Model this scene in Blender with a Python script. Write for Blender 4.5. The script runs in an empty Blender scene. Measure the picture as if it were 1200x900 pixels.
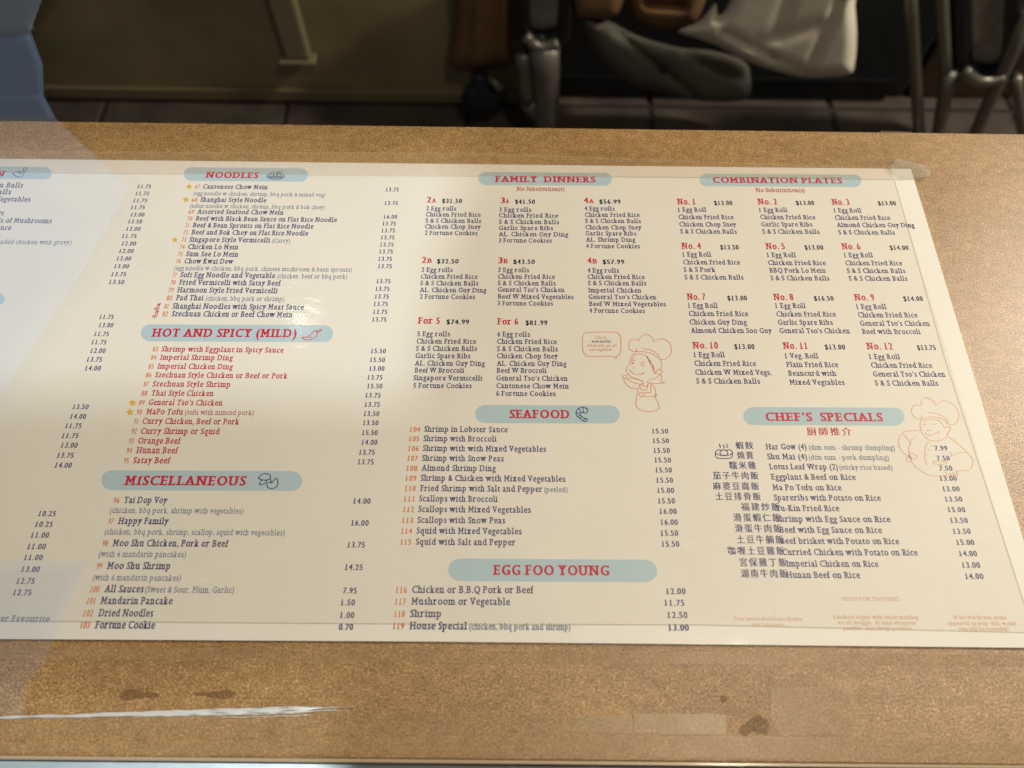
import bpy, bmesh, math, random
import numpy as np
from mathutils import Vector, Matrix
from mathutils.geometry import delaunay_2d_cdt
random.seed(7)
sc = bpy.context.scene
C = sc.collection

# ------------------------------------------------------------------ camera
F = 901.0                                   # focal length in photo pixels (1200 wide)
VR = Vector((1.0, -0.0126, 0.0)).normalized()
VU = Vector((0.0112, 0.889, -0.4577)).normalized()
VU = (VU - VR * VU.dot(VR)).normalized()
VN = VR.cross(VU).normalized()
M3 = Matrix((VR, VU, VN))                   # camera axes -> world axes
DIST = 0.45
CAM = M3 @ Vector((0, 0, 1)) * DIST
cam = bpy.data.objects.new('camera', bpy.data.cameras.new('camera'))
C.objects.link(cam)
cam.matrix_world = Matrix.Translation(CAM) @ M3.to_4x4()
cam.data.sensor_width = 36
cam.data.lens = 36 * F / 1200
cam.data.clip_start = 0.01
cam.data.clip_end = 50
cam.data.dof.use_dof = True
cam.data.dof.focus_distance = 0.46
cam.data.dof.aperture_fstop = 6.5
sc.camera = cam

def ray(px, py):
    return (M3 @ Vector(((px - 600) / F, (450 - py) / F, -1))).normalized()
def at(px, py, z=0.0):                      # point of the counter plane seen at a photo pixel
    d = ray(px, py); t = (z - CAM.z) / d.z
    return CAM + d * t
def aty(px, py, y):                         # point of an upright plane at distance y
    d = ray(px, py); t = (y - CAM.y) / d.y
    return CAM + d * t

# ------------------------------------------------------------------ world + light
w = bpy.data.worlds.new('World'); sc.world = w; w.use_nodes = True
w.node_tree.nodes['Background'].inputs[0].default_value = (0.74, 0.85, 1.0, 1)
w.node_tree.nodes['Background'].inputs[1].default_value = 0.125
sc.view_settings.view_transform = 'Standard'
sc.view_settings.look = 'None'
sc.view_settings.exposure = -0.08
sc.view_settings.gamma = 1

def area(name, loc, target, size, power, col):
    l = bpy.data.lights.new(name, 'AREA'); l.energy = power; l.color = col; l.size = size
    l.shape = 'DISK'
    o = bpy.data.objects.new(name, l); C.objects.link(o); o.location = loc
    o.rotation_euler = (Vector(target) - Vector(loc)).to_track_quat('-Z', 'Y').to_euler()
    return o
P = at(850, 838); D = P - CAM; D.z = -D.z
area('small_warm_lamp', P + D * 3.4, (0.25, 0.05, 0), 0.20, 7.5, (1.0, 0.87, 0.66))
area('warm_ceiling_lamp', (2.1, 0.95, 1.3), (0.2, 0.0, 0), 0.3, 74, (1.0, 0.905, 0.74))
P = at(352, 377); D = P - CAM; D.z = -D.z
area('small_ceiling_spot', P + D * 3.6, (-0.1, 0.05, 0), 0.05, 0.26, (1.0, 0.93, 0.84))
# daylight from behind the camera, edged by the added sun blockers
e0, e1 = at(381, 890), at(556, 150)
az = (e1 - e0); az.z = 0; az.normalize()
ELEV = math.radians(52)
sdir = Vector((az.x * math.cos(ELEV), az.y * math.cos(ELEV), -math.sin(ELEV)))
sl = bpy.data.lights.new('daylight_sun', 'SUN'); sl.energy = 1.5; sl.color = (0.86, 0.94, 1.0)
sl.angle = math.radians(1.8)
so = bpy.data.objects.new('daylight_sun', sl); C.objects.link(so)
so.rotation_euler = sdir.to_track_quat('-Z', 'Y').to_euler(); so.location = (-1, -3, 3)

# ------------------------------------------------------------------ helpers
def lin(c):
    return tuple(((v / 255) / 12.92 if v / 255 <= .04045 else ((v / 255 + .055) / 1.055) ** 2.4) for v in c) + (1,)
def mat(name, col, rough=.5, metal=0, coat=0, coat_r=.1, spec=.5, alpha=1):
    m = bpy.data.materials.new(name); m.use_nodes = True
    b = m.node_tree.nodes['Principled BSDF']
    b.inputs['Base Color'].default_value = lin(col) if max(col) > 1 else tuple(col) + (1,)
    b.inputs['Roughness'].default_value = rough
    b.inputs['Metallic'].default_value = metal
    b.inputs['Coat Weight'].default_value = coat
    b.inputs['Coat Roughness'].default_value = coat_r
    b.inputs['Specular IOR Level'].default_value = spec
    b.inputs['Alpha'].default_value = alpha
    return m
class NT:
    def __init__(s, m): s.t = m.node_tree; s.b = s.t.nodes['Principled BSDF']
    def n(s, k, **kw):
        x = s.t.nodes.new(k)
        for a, v in kw.items(): setattr(x, a, v)
        return x
    def l(s, a, b): s.t.links.new(a, b)
def noise(nt, scale, detail=3, rough=.5, stretch=None):
    tc = nt.n('ShaderNodeTexCoord'); mp = nt.n('ShaderNodeMapping')
    nt.l(tc.outputs['Object'], mp.inputs[0])
    if stretch: mp.inputs['Scale'].default_value = stretch
    x = nt.n('ShaderNodeTexNoise'); nt.l(mp.outputs[0], x.inputs['Vector'])
    x.inputs['Scale'].default_value = scale; x.inputs['Detail'].default_value = detail
    x.inputs['Roughness'].default_value = rough
    return x
def ramp(nt, src, stops):
    r = nt.n('ShaderNodeValToRGB'); nt.l(src, r.inputs[0])
    e = r.color_ramp.elements
    while len(e) < len(stops): e.new(.5)
    for i, (p, c) in enumerate(stops): e[i].position = p; e[i].color = c
    return r
def mix(nt, a, b, f, mode='MIX'):
    x = nt.n('ShaderNodeMix', data_type='RGBA', blend_type=mode)
    for s, v in ((6, a), (7, b), (0, f)):
        if hasattr(v, 'is_linked'): nt.l(v, x.inputs[s])
        else: x.inputs[s].default_value = v
    return x.outputs[2]
def bump(nt, src, dist, strength=1, prev=None, coat=False):
    x = nt.n('ShaderNodeBump'); nt.l(src, x.inputs['Height'])
    x.inputs['Distance'].default_value = dist; x.inputs['Strength'].default_value = strength
    if prev is not None: nt.l(prev, x.inputs['Normal'])
    nt.l(x.outputs[0], nt.b.inputs['Normal'])
    if coat: nt.l(x.outputs[0], nt.b.inputs['Coat Normal'])
    return x.outputs[0]
def mesh(name, verts, faces, m, parent=None, loc=None, smooth=False):
    me = bpy.data.meshes.new(name); me.from_pydata([tuple(v) for v in verts], [], faces)
    if m: me.materials.append(m)
    if smooth: me.shade_smooth()
    o = bpy.data.objects.new(name, me); C.objects.link(o)
    if parent: o.parent = parent
    if loc is not None: o.location = loc
    return o
def from_bm(name, bm, m, parent=None, smooth=False, loc=None):
    me = bpy.data.meshes.new(name); bm.to_mesh(me); bm.free()
    me.materials.append(m)
    if smooth: me.shade_smooth()
    o = bpy.data.objects.new(name, me); C.objects.link(o)
    if parent: o.parent = parent
    if loc is not None: o.location = loc
    return o
def tag(o, label=None, cat=None, group=None, kind=None):
    if label: o['label'] = label
    if cat: o['category'] = cat
    if group: o['group'] = group
    if kind: o['kind'] = kind
    return o
def thing(name, label, cat, loc=(0, 0, 0), group=None):
    o = bpy.data.objects.new(name, None); C.objects.link(o); o.location = loc
    o.empty_display_size = .05
    return tag(o, label, cat, group)
def box_bm(x0, x1, y0, y1, z0, z1, bev=0, seg=2):
    bm = bmesh.new(); bmesh.ops.create_cube(bm, size=1)
    bmesh.ops.scale(bm, vec=(x1 - x0, y1 - y0, z1 - z0), verts=bm.verts)
    bmesh.ops.translate(bm, vec=((x0 + x1) / 2, (y0 + y1) / 2, (z0 + z1) / 2), verts=bm.verts)
    if bev: bmesh.ops.bevel(bm, geom=bm.edges[:], offset=bev, segments=seg, profile=.5, affect='EDGES')
    return bm
def slab(name, pts, z0, z1, m, parent=None, bev=0):          # polygon (x,y) extruded z0..z1
    bm = bmesh.new()
    vs = [bm.verts.new((p[0], p[1], z0)) for p in pts]
    f = bm.faces.new(vs); f.normal_update()
    if f.normal.z > 0: f.normal_flip()
    r = bmesh.ops.extrude_face_region(bm, geom=[f])
    bmesh.ops.translate(bm, vec=(0, 0, z1 - z0), verts=[v for v in r['geom'] if isinstance(v, bmesh.types.BMVert)])
    bmesh.ops.recalc_face_normals(bm, faces=bm.faces[:])
    if bev: bmesh.ops.bevel(bm, geom=bm.edges[:], offset=bev, segments=1, affect='EDGES')
    return from_bm(name, bm, m, parent)
def catmull(pts, n=5, closed=False):
    pts = [Vector(p) for p in pts]; N = len(pts); out = []
    for i in range(N if closed else N - 1):
        g = lambda k: pts[k % N] if closed else pts[max(0, min(N - 1, k))]
        a, b, c, d = g(i - 1), g(i), g(i + 1), g(i + 2)
        for k in range(n):
            t = k / n
            out.append(.5 * ((2 * b) + (c - a) * t + (2 * a - 5 * b + 4 * c - d) * t * t + (3 * b - 3 * c + d - a) * t ** 3))
    if not closed: out.append(pts[-1])
    return out
def tube(name, pts, r, m, parent=None, seg=10, closed=False):
    pts = [Vector(p) for p in pts]; N = len(pts); V = []; Fc = []
    rr = r if isinstance(r, (list, tuple)) else [r] * N
    for i, p in enumerate(pts):
        a = pts[(i - 1) % N] if closed or i else pts[0]; b = pts[(i + 1) % N] if closed or i < N - 1 else pts[-1]
        t = (b - a).normalized(); u = t.cross(Vector((0, 1, .13))).normalized(); v = t.cross(u)
        for k in range(seg):
            an = 2 * math.pi * k / seg
            V.append(p + (u * math.cos(an) + v * math.sin(an)) * rr[i])
    for i in range(N if closed else N - 1):
        j = (i + 1) % N
        for k in range(seg):
            k2 = (k + 1) % seg
            Fc.append((i * seg + k, i * seg + k2, j * seg + k2, j * seg + k))
    if not closed:
        Fc.append(tuple(range(seg))[::-1]); Fc.append(tuple((N - 1) * seg + k for k in range(seg)))
    return mesh(name, V, Fc, m, parent, smooth=True)

# ------------------------------------------------------------------ materials
def m_board():
    m = mat('particleboard', (176, 136, 88), .42, coat=.5, coat_r=.30); nt = NT(m)
    a = noise(nt, 780, 6, .8, (1, 1.15, 1)); b = noise(nt, 2200, 3, .7); c = noise(nt, 11, 5, .65, (1, 2, 1)); d = noise(nt, 130, 5, .7, (1, 1.3, 1))
    r = ramp(nt, a.outputs[0], [(.34, lin((82, 57, 34))), (.44, lin((148, 115, 74))), (.54, lin((178, 143, 96))), (.64, lin((228, 194, 142)))])
    r2 = ramp(nt, b.outputs[0], [(.36, (.62, .56, .48, 1)), (.5, (1, 1, 1, 1)), (.72, (1.12, 1.1, 1.06, 1))])
    r3 = ramp(nt, c.outputs[0], [(.3, (.80, .76, .70, 1)), (.7, (1.08, 1.07, 1.05, 1))])
    r4 = ramp(nt, d.outputs[0], [(.32, (.74, .70, .64, 1)), (.64, (1.10, 1.09, 1.06, 1))])
    o = mix(nt, mix(nt, mix(nt, r.outputs[0], r2.outputs[0], .8, 'MULTIPLY'), r3.outputs[0], 1., 'MULTIPLY'), r4.outputs[0], 1., 'MULTIPLY')
    nt.l(o, nt.b.inputs['Base Color'])
    bump(nt, a.outputs[0], .0004, .5, coat=True)
    return m
def m_paper(name, col):
    m = mat(name, col, .5, coat=.5, coat_r=.10); nt = NT(m)
    a = noise(nt, 9, 3, .5); b = noise(nt, 60, 2, .5, (1, 2.5, 1)); s = noise(nt, 340, 2, .5)
    r = ramp(nt, a.outputs[0], [(.3, (.955, .95, .94, 1)), (.7, (1, 1, 1, 1))])
    r2 = ramp(nt, s.outputs[0], [(.745, (1, 1, 1, 1)), (.80, (.86, .83, .78, 1))])
    o = mix(nt, mix(nt, lin(col), r.outputs[0], 1., 'MULTIPLY'), r2.outputs[0], 1., 'MULTIPLY')
    nt.l(o, nt.b.inputs['Base Color'])
    x = bump(nt, a.outputs[0], .002, .5)
    bump(nt, b.outputs[0], .0002, .5, x, coat=True)
    return m
M_BOARD = m_board()
M_PAPER = m_paper('paper_print', (226, 221, 210))
M_BORDER = m_paper('paper_border', (234, 231, 223))
M_PILL = mat('banner_ink', (174, 196, 204), .45, coat=.5, coat_r=.13)
M_NAVY = mat('navy_ink', (66, 64, 116), .5, coat=.4, coat_r=.13)
M_BLACK = mat('dark_ink', (26, 26, 62), .5, coat=.4, coat_r=.13)
M_TEAL = mat('grey_blue_ink', (110, 122, 148), .5, coat=.4, coat_r=.13)
M_RED = mat('red_ink', (194, 26, 52), .5, coat=.4, coat_r=.13)
M_ROSE = mat('rose_ink', (186, 44, 66), .5, coat=.4, coat_r=.13)
M_ROSE2 = mat('light_rose_ink', (176, 92, 98), .5, coat=.4, coat_r=.13)
M_ORANGE = mat('orange_ink', (212, 118, 64), .5, coat=.4, coat_r=.13)
M_CORAL = mat('coral_ink', (222, 160, 134), .5, coat=.4, coat_r=.13)
M_PALE = mat('faded_coral_ink', (226, 182, 160), .5, coat=.4, coat_r=.13)
M_GOLD = mat('gold_ink', (214, 176, 62), .5, coat=.4, coat_r=.13)
M_CREASE = mat('crease', (178, 172, 152), .6)

# ------------------------------------------------------------------ lettering: slab serif glyphs
GC = {}
RC = {}
def raw(body):
    if body in RC: return RC[body]
    c = bpy.data.curves.new('g', 'FONT'); c.body = body; c.resolution_u = 3
    o = bpy.data.objects.new('g', c); C.objects.link(o)
    me = bpy.data.meshes.new_from_object(o); me.calc_loop_triangles()
    V = np.array([v.co[:2] for v in me.vertices], float).reshape(-1, 2)
    T = np.array([t.vertices[:] for t in me.loop_triangles], int).reshape(-1, 3)
    bpy.data.objects.remove(o); bpy.data.curves.remove(c); bpy.data.meshes.remove(me)
    RC[body] = (V, T); return V, T
def spans(V, T, y):
    iv = []
    for t in T:
        p = V[t]; xs = []
        for i in range(3):
            a, b = p[i], p[(i + 1) % 3]
            if (a[1] - y) * (b[1] - y) < 0: xs.append(a[0] + (b[0] - a[0]) * (y - a[1]) / (b[1] - a[1]))
        if len(xs) == 2: iv.append(sorted(xs))
    iv.sort(); out = []
    for a, b in iv:
        if out and a <= out[-1][1] + 1e-3: out[-1][1] = max(out[-1][1], b)
        else: out.append([a, b])
    return out
# (level, stem index or None for all, sides)
SF = {'n': 'b*2 x0l', 'm': 'b*2 x0l', 'h': 'b*2 a0l', 'r': 'b02 x0l', 'i': 'b02 x0l', 'l': 'b02 a0l', 'd': 'a0l b-r', 'b': 'a0l', 'k': 'a0l b*2',
      'p': 'd02 x0l', 'q': 'd02', 'u': 'x*l b-r', 'f': 'b02', 't': '', 'v': 'x*2', 'w': 'x*2', 'y': 'x*2', 'x': 'x*2 b*2', 'j': 'x0l', 'a': 'b-r', 
      'A': 'b*2', 'B': 'c0l b0l', 'D': 'c0l b0l', 'E': 'c0l b0l', 'F': 'c0l b02', 'P': 'c0l b02', 'R': 'c0l b02 b-r', 'H': 'c*2 b*2', 'I': 'c*2 b*2',
      'K': 'c*2 b*2', 'L': 'c02 b0l', 'M': 'c0l c-r b*2', 'N': 'c02 c-2 b02', 'T': 'b*2', 'U': 'c*2', 'V': 'c*2', 'W': 'c*2', 'Y': 'c*2 b*2', 'X': 'c*2 b*2',
      'J': 'c*2', '1': 'b02', 'Z': '', 'C': '', 'S': '', 'G': ''}
TICK = {'E': 'tbr', 'F': 'tr', 'T': 'trl', 'L': 'br', 'Z': 'tlbr', 'C': 'tr', 'G': 'tr', 'S': 'trbl'}
LV = {}
def glyph(ch, off):
    """outline glyph, widened sideways by off, with slab serifs; overlapping pieces sit 5-10 microns apart in z"""
    k = (ch, off)
    if k in GC: return GC[k]
    if ch == ' ': GC[k] = (np.zeros((0, 3)), np.zeros((0, 3), int), .30); return GC[k]
    V, T = raw(ch); adv = raw(ch + '|')[0][:, 0].max() - raw('|')[0][:, 0].max()
    if ch == 'M':                             # drawn directly: two stems and two diagonals
        q = [[(.09, 0), (.17, 0), (.17, .68), (.09, .68)], [(.61, 0), (.69, 0), (.69, .68), (.61, .68)],
             [(.17, .52), (.36, .18), (.39, .28), (.17, .68)], [(.39, .28), (.36, .18), (.42, .18), (.61, .52), (.61, .68)]]
        V = np.array([p for a in q for p in a]); T = []; n = 0
        for a in q:
            T += [(n, n + i, n + i + 1) for i in range(1, len(a) - 1)]; n += len(a)
        T = np.array(T); adv = .80
    if not LV:
        f = lambda c, i: raw(c)[0][:, 1].max() if i else raw(c)[0][:, 1].min()
        LV.update({'x': f('x', 1), 'c': f('H', 1), 'a': f('l', 1), 'd': f('p', 0), 'b': 0})
    L = LV; z0 = np.zeros((len(V), 1)); n = len(V)
    Vs = [np.hstack([V - (off, 0), z0]), np.hstack([V + (off, 0), z0 + 7e-6])]; Ts = [T, T + n]; n *= 2
    adv += off * 2
    if ord(ch) > 0x2e80: GC[k] = (np.vstack(Vs), np.vstack(Ts), adv * 1.12); return GC[k]
    extra = []; th = .066 + off * .7; ex = .085 + off * .4; add = .03
    for it in SF.get(ch, '').split():
        lv, ix, sd = it[0], it[1], it[2]
        if lv in 'bd': y0, y1 = L[lv], L[lv] + th; sy = y1 + .03
        else: y1 = L[lv]; y0 = y1 - th; sy = y0 - .03
        sp = spans(V, T, sy)
        if not sp: continue
        if ix == '0': sp = sp[:1]
        elif ix == '-': sp = sp[-1:]
        for a, b in sp:
            xa = a - off - (ex if sd in 'l2' else -.01); xb = b + off + (ex if sd in 'r2' else -.01)
            extra.append((xa, xb, y0, y1)); add = .085
    if ch in TICK and len(V):
        s_ = TICK[ch]; x0, x1 = V[:, 0].min() - off, V[:, 0].max() + off; y0, y1 = V[:, 1].min(), V[:, 1].max(); tk = .055 + off * .8; hh = .17
        g = s_[0]
        for q in s_:
            if q in 'tb': g = q
            else:
                a, b = (x1 - tk, x1) if q == 'r' else (x0, x0 + tk)
                extra.append((a, b, y1 - hh, y1 - .003) if g == 't' else (a, b, y0 + .003, y0 + hh))
        if s_.startswith('tb'): extra.append((x1 - tk, x1, y1 - hh, y1 - .003))
    for j_, (a, b, c, d) in enumerate(extra):
        z = 14e-6 + 3e-6 * j_
        Vs.append(np.array([(a, c, z), (b, c, z), (b, d, z), (a, d, z)])); Ts.append(np.array([(n, n + 1, n + 2), (n, n + 2, n + 3)])); n += 4
    V = np.vstack(Vs); wf = 1.0
    if ch.islower():                          # larger x-height and wider letters
        xh = L['x']; up = 1.13; y = V[:, 1].copy(); cap = L['c']
        V[:, 1] = np.where(y <= 0, y, np.where(y <= xh, y * up, xh * up + (y - xh) * (cap * 1.05 - xh * up) / (cap - xh)))
        wf = 1.08; V[:, 0] *= wf
    GC[k] = (V, np.vstack(Ts), (adv + add) * wf)
    return GC[k]
def layout(text, off):
    x = 0; Vs = []; Ts = []; n = 0
    for i, ch in enumerate(text):
        V, T, a = glyph(ch, off)
        Vs.append(V + (x, 0, (i % 2) * 2e-6)); Ts.append(T + n); n += len(V); x += a
    V = np.vstack(Vs); T = np.vstack(Ts); V[:, 0] -= V[:, 0].min()
    return V, T
Z_PAPER, Z_PRINT = .0012, .0013
Z_PILL, Z_INK = .00133, .00137
class Ink:
    """collects printed marks lying on the sheet; build() makes one mesh"""
    def __init__(s): s.V = []; s.T = []; s.n = 0; s.z = Z_INK
    def add(s, V3, T):
        s.V.append(np.asarray(V3, float)); s.T.append(np.asarray(T, int) + s.n); s.n += len(V3)
    def text(s, t, x0, y0, x1, cap, slope=.012, off=.012, right=None, z=None):
        z = z or s.z
        V, T = layout(t, off); W = V[:, 0].max()
        capn = .68 if ord(t[0]) < 0x2e80 else .80
        if right is not None:                 # right-aligned price; x0 = width of a five-figure price
            x1 = right; x0 = x1 - x0 * W / layout('13.75', off)[0][:, 0].max(); y0 -= (x1 - x0) * slope
        if True:
            a = at(x0, y0, z); b = at(x1, y0 + (x1 - x0) * slope, z); d = (b - a); sx = d.length / W; d.normalize()
            s1 = abs(at(x0, y0, z).y - at(x0, y0 - cap, z).y) / capn
        u = Vector((-d.y, d.x, 0))
        P = np.array(a)[None] + V[:, :1] * sx * np.array(d)[None] + V[:, 1:2] * s1 * np.array(u)[None]
        P[:, 2] += V[:, 2]
        s.add(P, T)
    def line(s, pts, wpx=1.0, closed=False, smooth=True, n=4, z=None):
        z = z or s.z
        if smooth: pp = [(v.x, v.y) for v in catmull([(p[0], p[1], 0) for p in pts], n, closed)]
        else: pp = list(pts)
        if closed: pp = pp + [pp[0]]
        Q = [at(x, y, z) for x, y in pp]; h = wpx * .00053 / 2; V = []; T = []
        for i, q in enumerate(Q):
            t = Q[min(i + 1, len(Q) - 1)] - Q[max(i - 1, 0)]
            if t.length < 1e-9: t = Vector((1, 0, 0))
            t.normalize(); nn = Vector((-t.y, t.x, 0)) * h
            V += [q + nn, q - nn]
        for i in range(len(Q) - 1): T += [(2 * i, 2 * i + 1, 2 * i + 3), (2 * i, 2 * i + 3, 2 * i + 2)]
        s.add([tuple(v) for v in V], T)
    def poly(s, pts, z=None):                 # star-shaped / convex polygon as a fan
        z = z or s.z
        cx = sum(p[0] for p in pts) / len(pts); cy = sum(p[1] for p in pts) / len(pts)
        V = [tuple(at(cx, cy, z))] + [tuple(at(x, y, z)) for x, y in pts]; N = len(pts)
        s.add(V, [(0, 1 + i, 1 + (i + 1) % N) for i in range(N)])
    def build(s, name, m, parent):
        V = np.vstack(s.V); T = np.vstack(s.T)
        a, b, c = V[T[:, 0]], V[T[:, 1]], V[T[:, 2]]
        cr = (b[:, 0] - a[:, 0]) * (c[:, 1] - a[:, 1]) - (b[:, 1] - a[:, 1]) * (c[:, 0] - a[:, 0])
        T[cr < 0] = T[cr < 0][:, ::-1]
        me = bpy.data.meshes.new(name)
        me.vertices.add(len(V)); me.vertices.foreach_set('co', V.astype(np.float32).ravel())
        me.loops.add(len(T) * 3); me.loops.foreach_set('vertex_index', T.astype(np.int32).ravel())
        me.polygons.add(len(T)); me.polygons.foreach_set('loop_start', np.arange(0, len(T) * 3, 3, dtype=np.int32))
        me.update(calc_edges=True)
        me.materials.append(m)
        o = bpy.data.objects.new(name, me); C.objects.link(o); o.parent = parent
        return o

# ------------------------------------------------------------------ structure: room beyond the counter
FZ = -0.95
YW = at(300, 115, FZ).y
M_WALL = mat('olive_wall_paint', (128, 116, 86), .7); nt = NT(M_WALL)
a = noise(nt, 3, 4, .6); r = ramp(nt, a.outputs[0], [(.3, lin((108, 92, 64))), (.7, lin((146, 130, 92)))]); nt.l(r.outputs[0], nt.b.inputs['Base Color'])
M_GROUT = mat('floor_grout', (38, 33, 30), .8)
M_TILE = mat('brown_floor_tile', (78, 68, 62), .45); nt = NT(M_TILE)
a = noise(nt, 7, 5, .6); r = ramp(nt, a.outputs[0], [(.3, lin((56, 44, 40))), (.7, lin((86, 76, 68)))]); nt.l(r.outputs[0], nt.b.inputs['Base Color'])
fl = from_bm('floor', box_bm(-3.2, 3.2, -.2, YW + .7, FZ - .06, FZ - .008), M_GROUT); tag(fl, kind='structure')
wl = from_bm('wall', box_bm(-3.2, 3.2, YW + .7, YW + .8, FZ - .05, 2.2), M_WALL); tag(wl, kind='structure')
# the nearer stretch of wall on the left, ending behind the hanging coat
xj = aty(612, 60, YW).x
wl2 = from_bm('wall_left', box_bm(-3.2, xj, YW, YW + .69, FZ - .004, 2.2), M_WALL); tag(wl2, kind='structure')
tme = None
ts = .44; x0 = at(764, 122, FZ).x
for i in range(-6, 6):
    for j in range(-2, 4):
        if tme is None:
            o = from_bm('floor_tile', box_bm(0, ts - .012, 0, ts - .012, -.012, 0, .003, 1), M_TILE, fl); tme = o.data
        else:
            o = bpy.data.objects.new('floor_tile', tme); C.objects.link(o); o.parent = fl
        o.location = (x0 + i * ts, YW - .003 - (0.44 if j < 0 else 0) + (j if j >= 0 else j + 1) * ts + (0), FZ - random.random() * .0015)

# ------------------------------------------------------------------ counter
BT = .018
ct = thing('particleboard_counter', 'tan particleboard counter top that the menu sheet lies on', 'counter')
tl, tr = at(-60, 140.3), at(1260, 157.6)
bl, br = at(-60, 884.2), at(1260, 897.2)
slab('board', [bl, br, tr, tl], -BT, 0, M_BOARD, ct, .0006)
M_LIP = mat('pale_edge_strip', (178, 158, 132), .35, coat=.5)
M_FRONT = mat('dark_front_panel', (46, 36, 26), .4)
def strip(name, dy0, dy1, z0, z1, m, bev=.0004):
    d = (br - bl).normalized(); n = Vector((-d.y, d.x, 0))
    p = [bl + n * dy0, br + n * dy0, br + n * dy1, bl + n * dy1]
    return slab(name, p, z0, z1, m, ct, bev)
strip('edge_strip', -.0018, -.0001, -BT, -.0003, M_LIP)
M_SILL = mat('brushed_metal_sill', (196, 206, 206), .42, metal=.8); nt = NT(M_SILL)
a = noise(nt, 60, 2, .5, (1, 60, 1)); bump(nt, a.outputs[0], .0002, .5)
strip('front_panel', -.022, -.0026, -.16, -.045, M_FRONT)
d = (br - bl).normalized(); n_ = Vector((-d.y, d.x, 0)); V = []
for q, dy, z in ((bl, -.0024, -.012), (br, -.0024, -.012), (br, -.055, -.030), (bl, -.055, -.030)):
    V.append(q + n_ * dy + Vector((0, 0, z)))
V += [v - Vector((0, 0, .004)) for v in V]
mesh('metal_sill', V, [(0, 1, 2, 3)[::-1], (4, 5, 6, 7), (0, 4, 5, 1)[::-1], (1, 5, 6, 2)[::-1], (2, 6, 7, 3)[::-1], (3, 7, 4, 0)[::-1]], M_SILL, ct)

# ------------------------------------------------------------------ the menu sheet
menu = thing('menu_sheet', 'laminated takeout menu sheet with blue banners, dish lists and prices', 'menu')
TOP = [(-60, 185.6), (0, 186), (300, 189.4), (600, 193), (1067.5, 198)]
BOT = [(-60, 748.2), (0, 748.8), (500, 751.8), (820, 755), (1238, 759.5)]
slab('paper', [at(*p, .0012) for p in BOT] + [at(*p, .0012) for p in TOP[::-1]], .0002, Z_PAPER, M_BORDER, menu)
TI = [(-60, 201.3), (0, 202.2), (350, 205.6), (780, 207.6), (1047.5, 210.4)]
BI = [(-60, 727.5), (70, 728.2), (440, 731), (820, 732.2), (1211, 741.5)]
slab('print_area', [at(*p, .0013) for p in BI] + [at(*p, .0013) for p in TI[::-1]], Z_PAPER - .0004, Z_PRINT, M_PAPER, menu)
k = Ink(); k.line(TI, .8, smooth=False, z=.001312); k.line([(1047.8, 210.4), (1107, 420), (1211, 741)], 1.1, smooth=False, z=.001312); k.line(BI, .7, smooth=False, z=.001312)
k.build('fold_line', M_CREASE, menu)

def banner(x0, x1, y0, y1, title, tx0, tx1, tb, cap, slope=.006, m=M_RED, off=.044, icon=None):
    k = Ink(); N = 10; yc = (y0 + y1) / 2; h = (y1 - y0) / 2; xr = h * 1.08; pts = []
    for i in range(N + 1):
        a = math.pi / 2 - math.pi * i / N; pts.append((x1 - xr + xr * math.cos(a), yc + slope * (x1 - x0) / 2 - h * math.sin(a)))
    for i in range(N + 1):
        a = -math.pi / 2 - math.pi * i / N; pts.append((x0 + xr + xr * math.cos(a), yc - slope * (x1 - x0) / 2 - h * math.sin(a)))
    k.z = Z_PILL; k.poly(pts)
    b = k.build('heading_banner', M_PILL, menu)
    k = Ink(); k.text(title, tx0, tb, tx1, cap, slope, off); k.build('heading_lettering', m, b)
    if icon:
        k = Ink()
        for pl in icon[1]: k.line([(icon[2] + u * icon[4], icon[3] + v * icon[5]) for u, v in pl], icon[6] if len(icon) > 6 else .9)
        k.build(icon[0], icon[7] if len(icon) > 7 else M_NAVY, b)
def circ(cx, cy, rx, ry, a0=0, a1=360, n=12):
    return [(cx + rx * math.cos(math.radians(a0 + (a1 - a0) * i / n)), cy + ry * math.sin(math.radians(a0 + (a1 - a0) * i / n))) for i in range(n + 1)]
BOWL = [[(.02, .62), (.12, .35), (.4, .2), (.7, .25), (.93, .45), (.98, .64)], [(0, .64), (1, .66)], [(.1, .8), (.25, .95), (.75, .97), (.92, .8)], [(0, .68), (.1, .82), (.9, .82), (1, .68)],
        [(.15, .58), (.3, .35), (.42, .58)], [(.35, .6), (.5, .32), (.62, .6)], [(.55, .6), (.7, .38), (.82, .6)], [(.55, .35), (.75, 0)], [(.68, .35), (.9, .05)], [(.1, .74), (.9, .75)]]
CHICK = [[(0, .55), (.15, .8), (.4, .98), (.65, .85), (.75, .55), (.95, .2), (.9, 0), (.75, .05), (.72, .3), (.6, .5), (.3, .42), (.05, .5), (0, .6)], [(.25, .5), (.4, .35), (.55, .5), (.4, .7)], [(.7, .3), (.85, .32)]]
CHILI = [[(0, .75), (.2, .98), (.5, .9), (.72, .65), (.75, .3), (.62, .12), (.5, .35), (.3, .68), (.0, .75)], [(.62, .14), (.8, .12), (.98, .0)], [(.74, .32), (.86, .2), (1, .05)], [(.3, .8), (.5, .7)]]
COOKIE = [[(0, .3), (.25, .02), (.6, .06), (.62, .3), (.45, .42), (.2, .42), (0, .3)], [(.2, .42), (.05, .7), (.2, .72), (.4, .6), (.45, .42)], [(.45, .6), (.5, .92), (.78, 1), (1, .78), (1, .38), (.85, .36), (.72, .62), (.5, .55)], [(.62, .3), (.7, .62)]]
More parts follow.
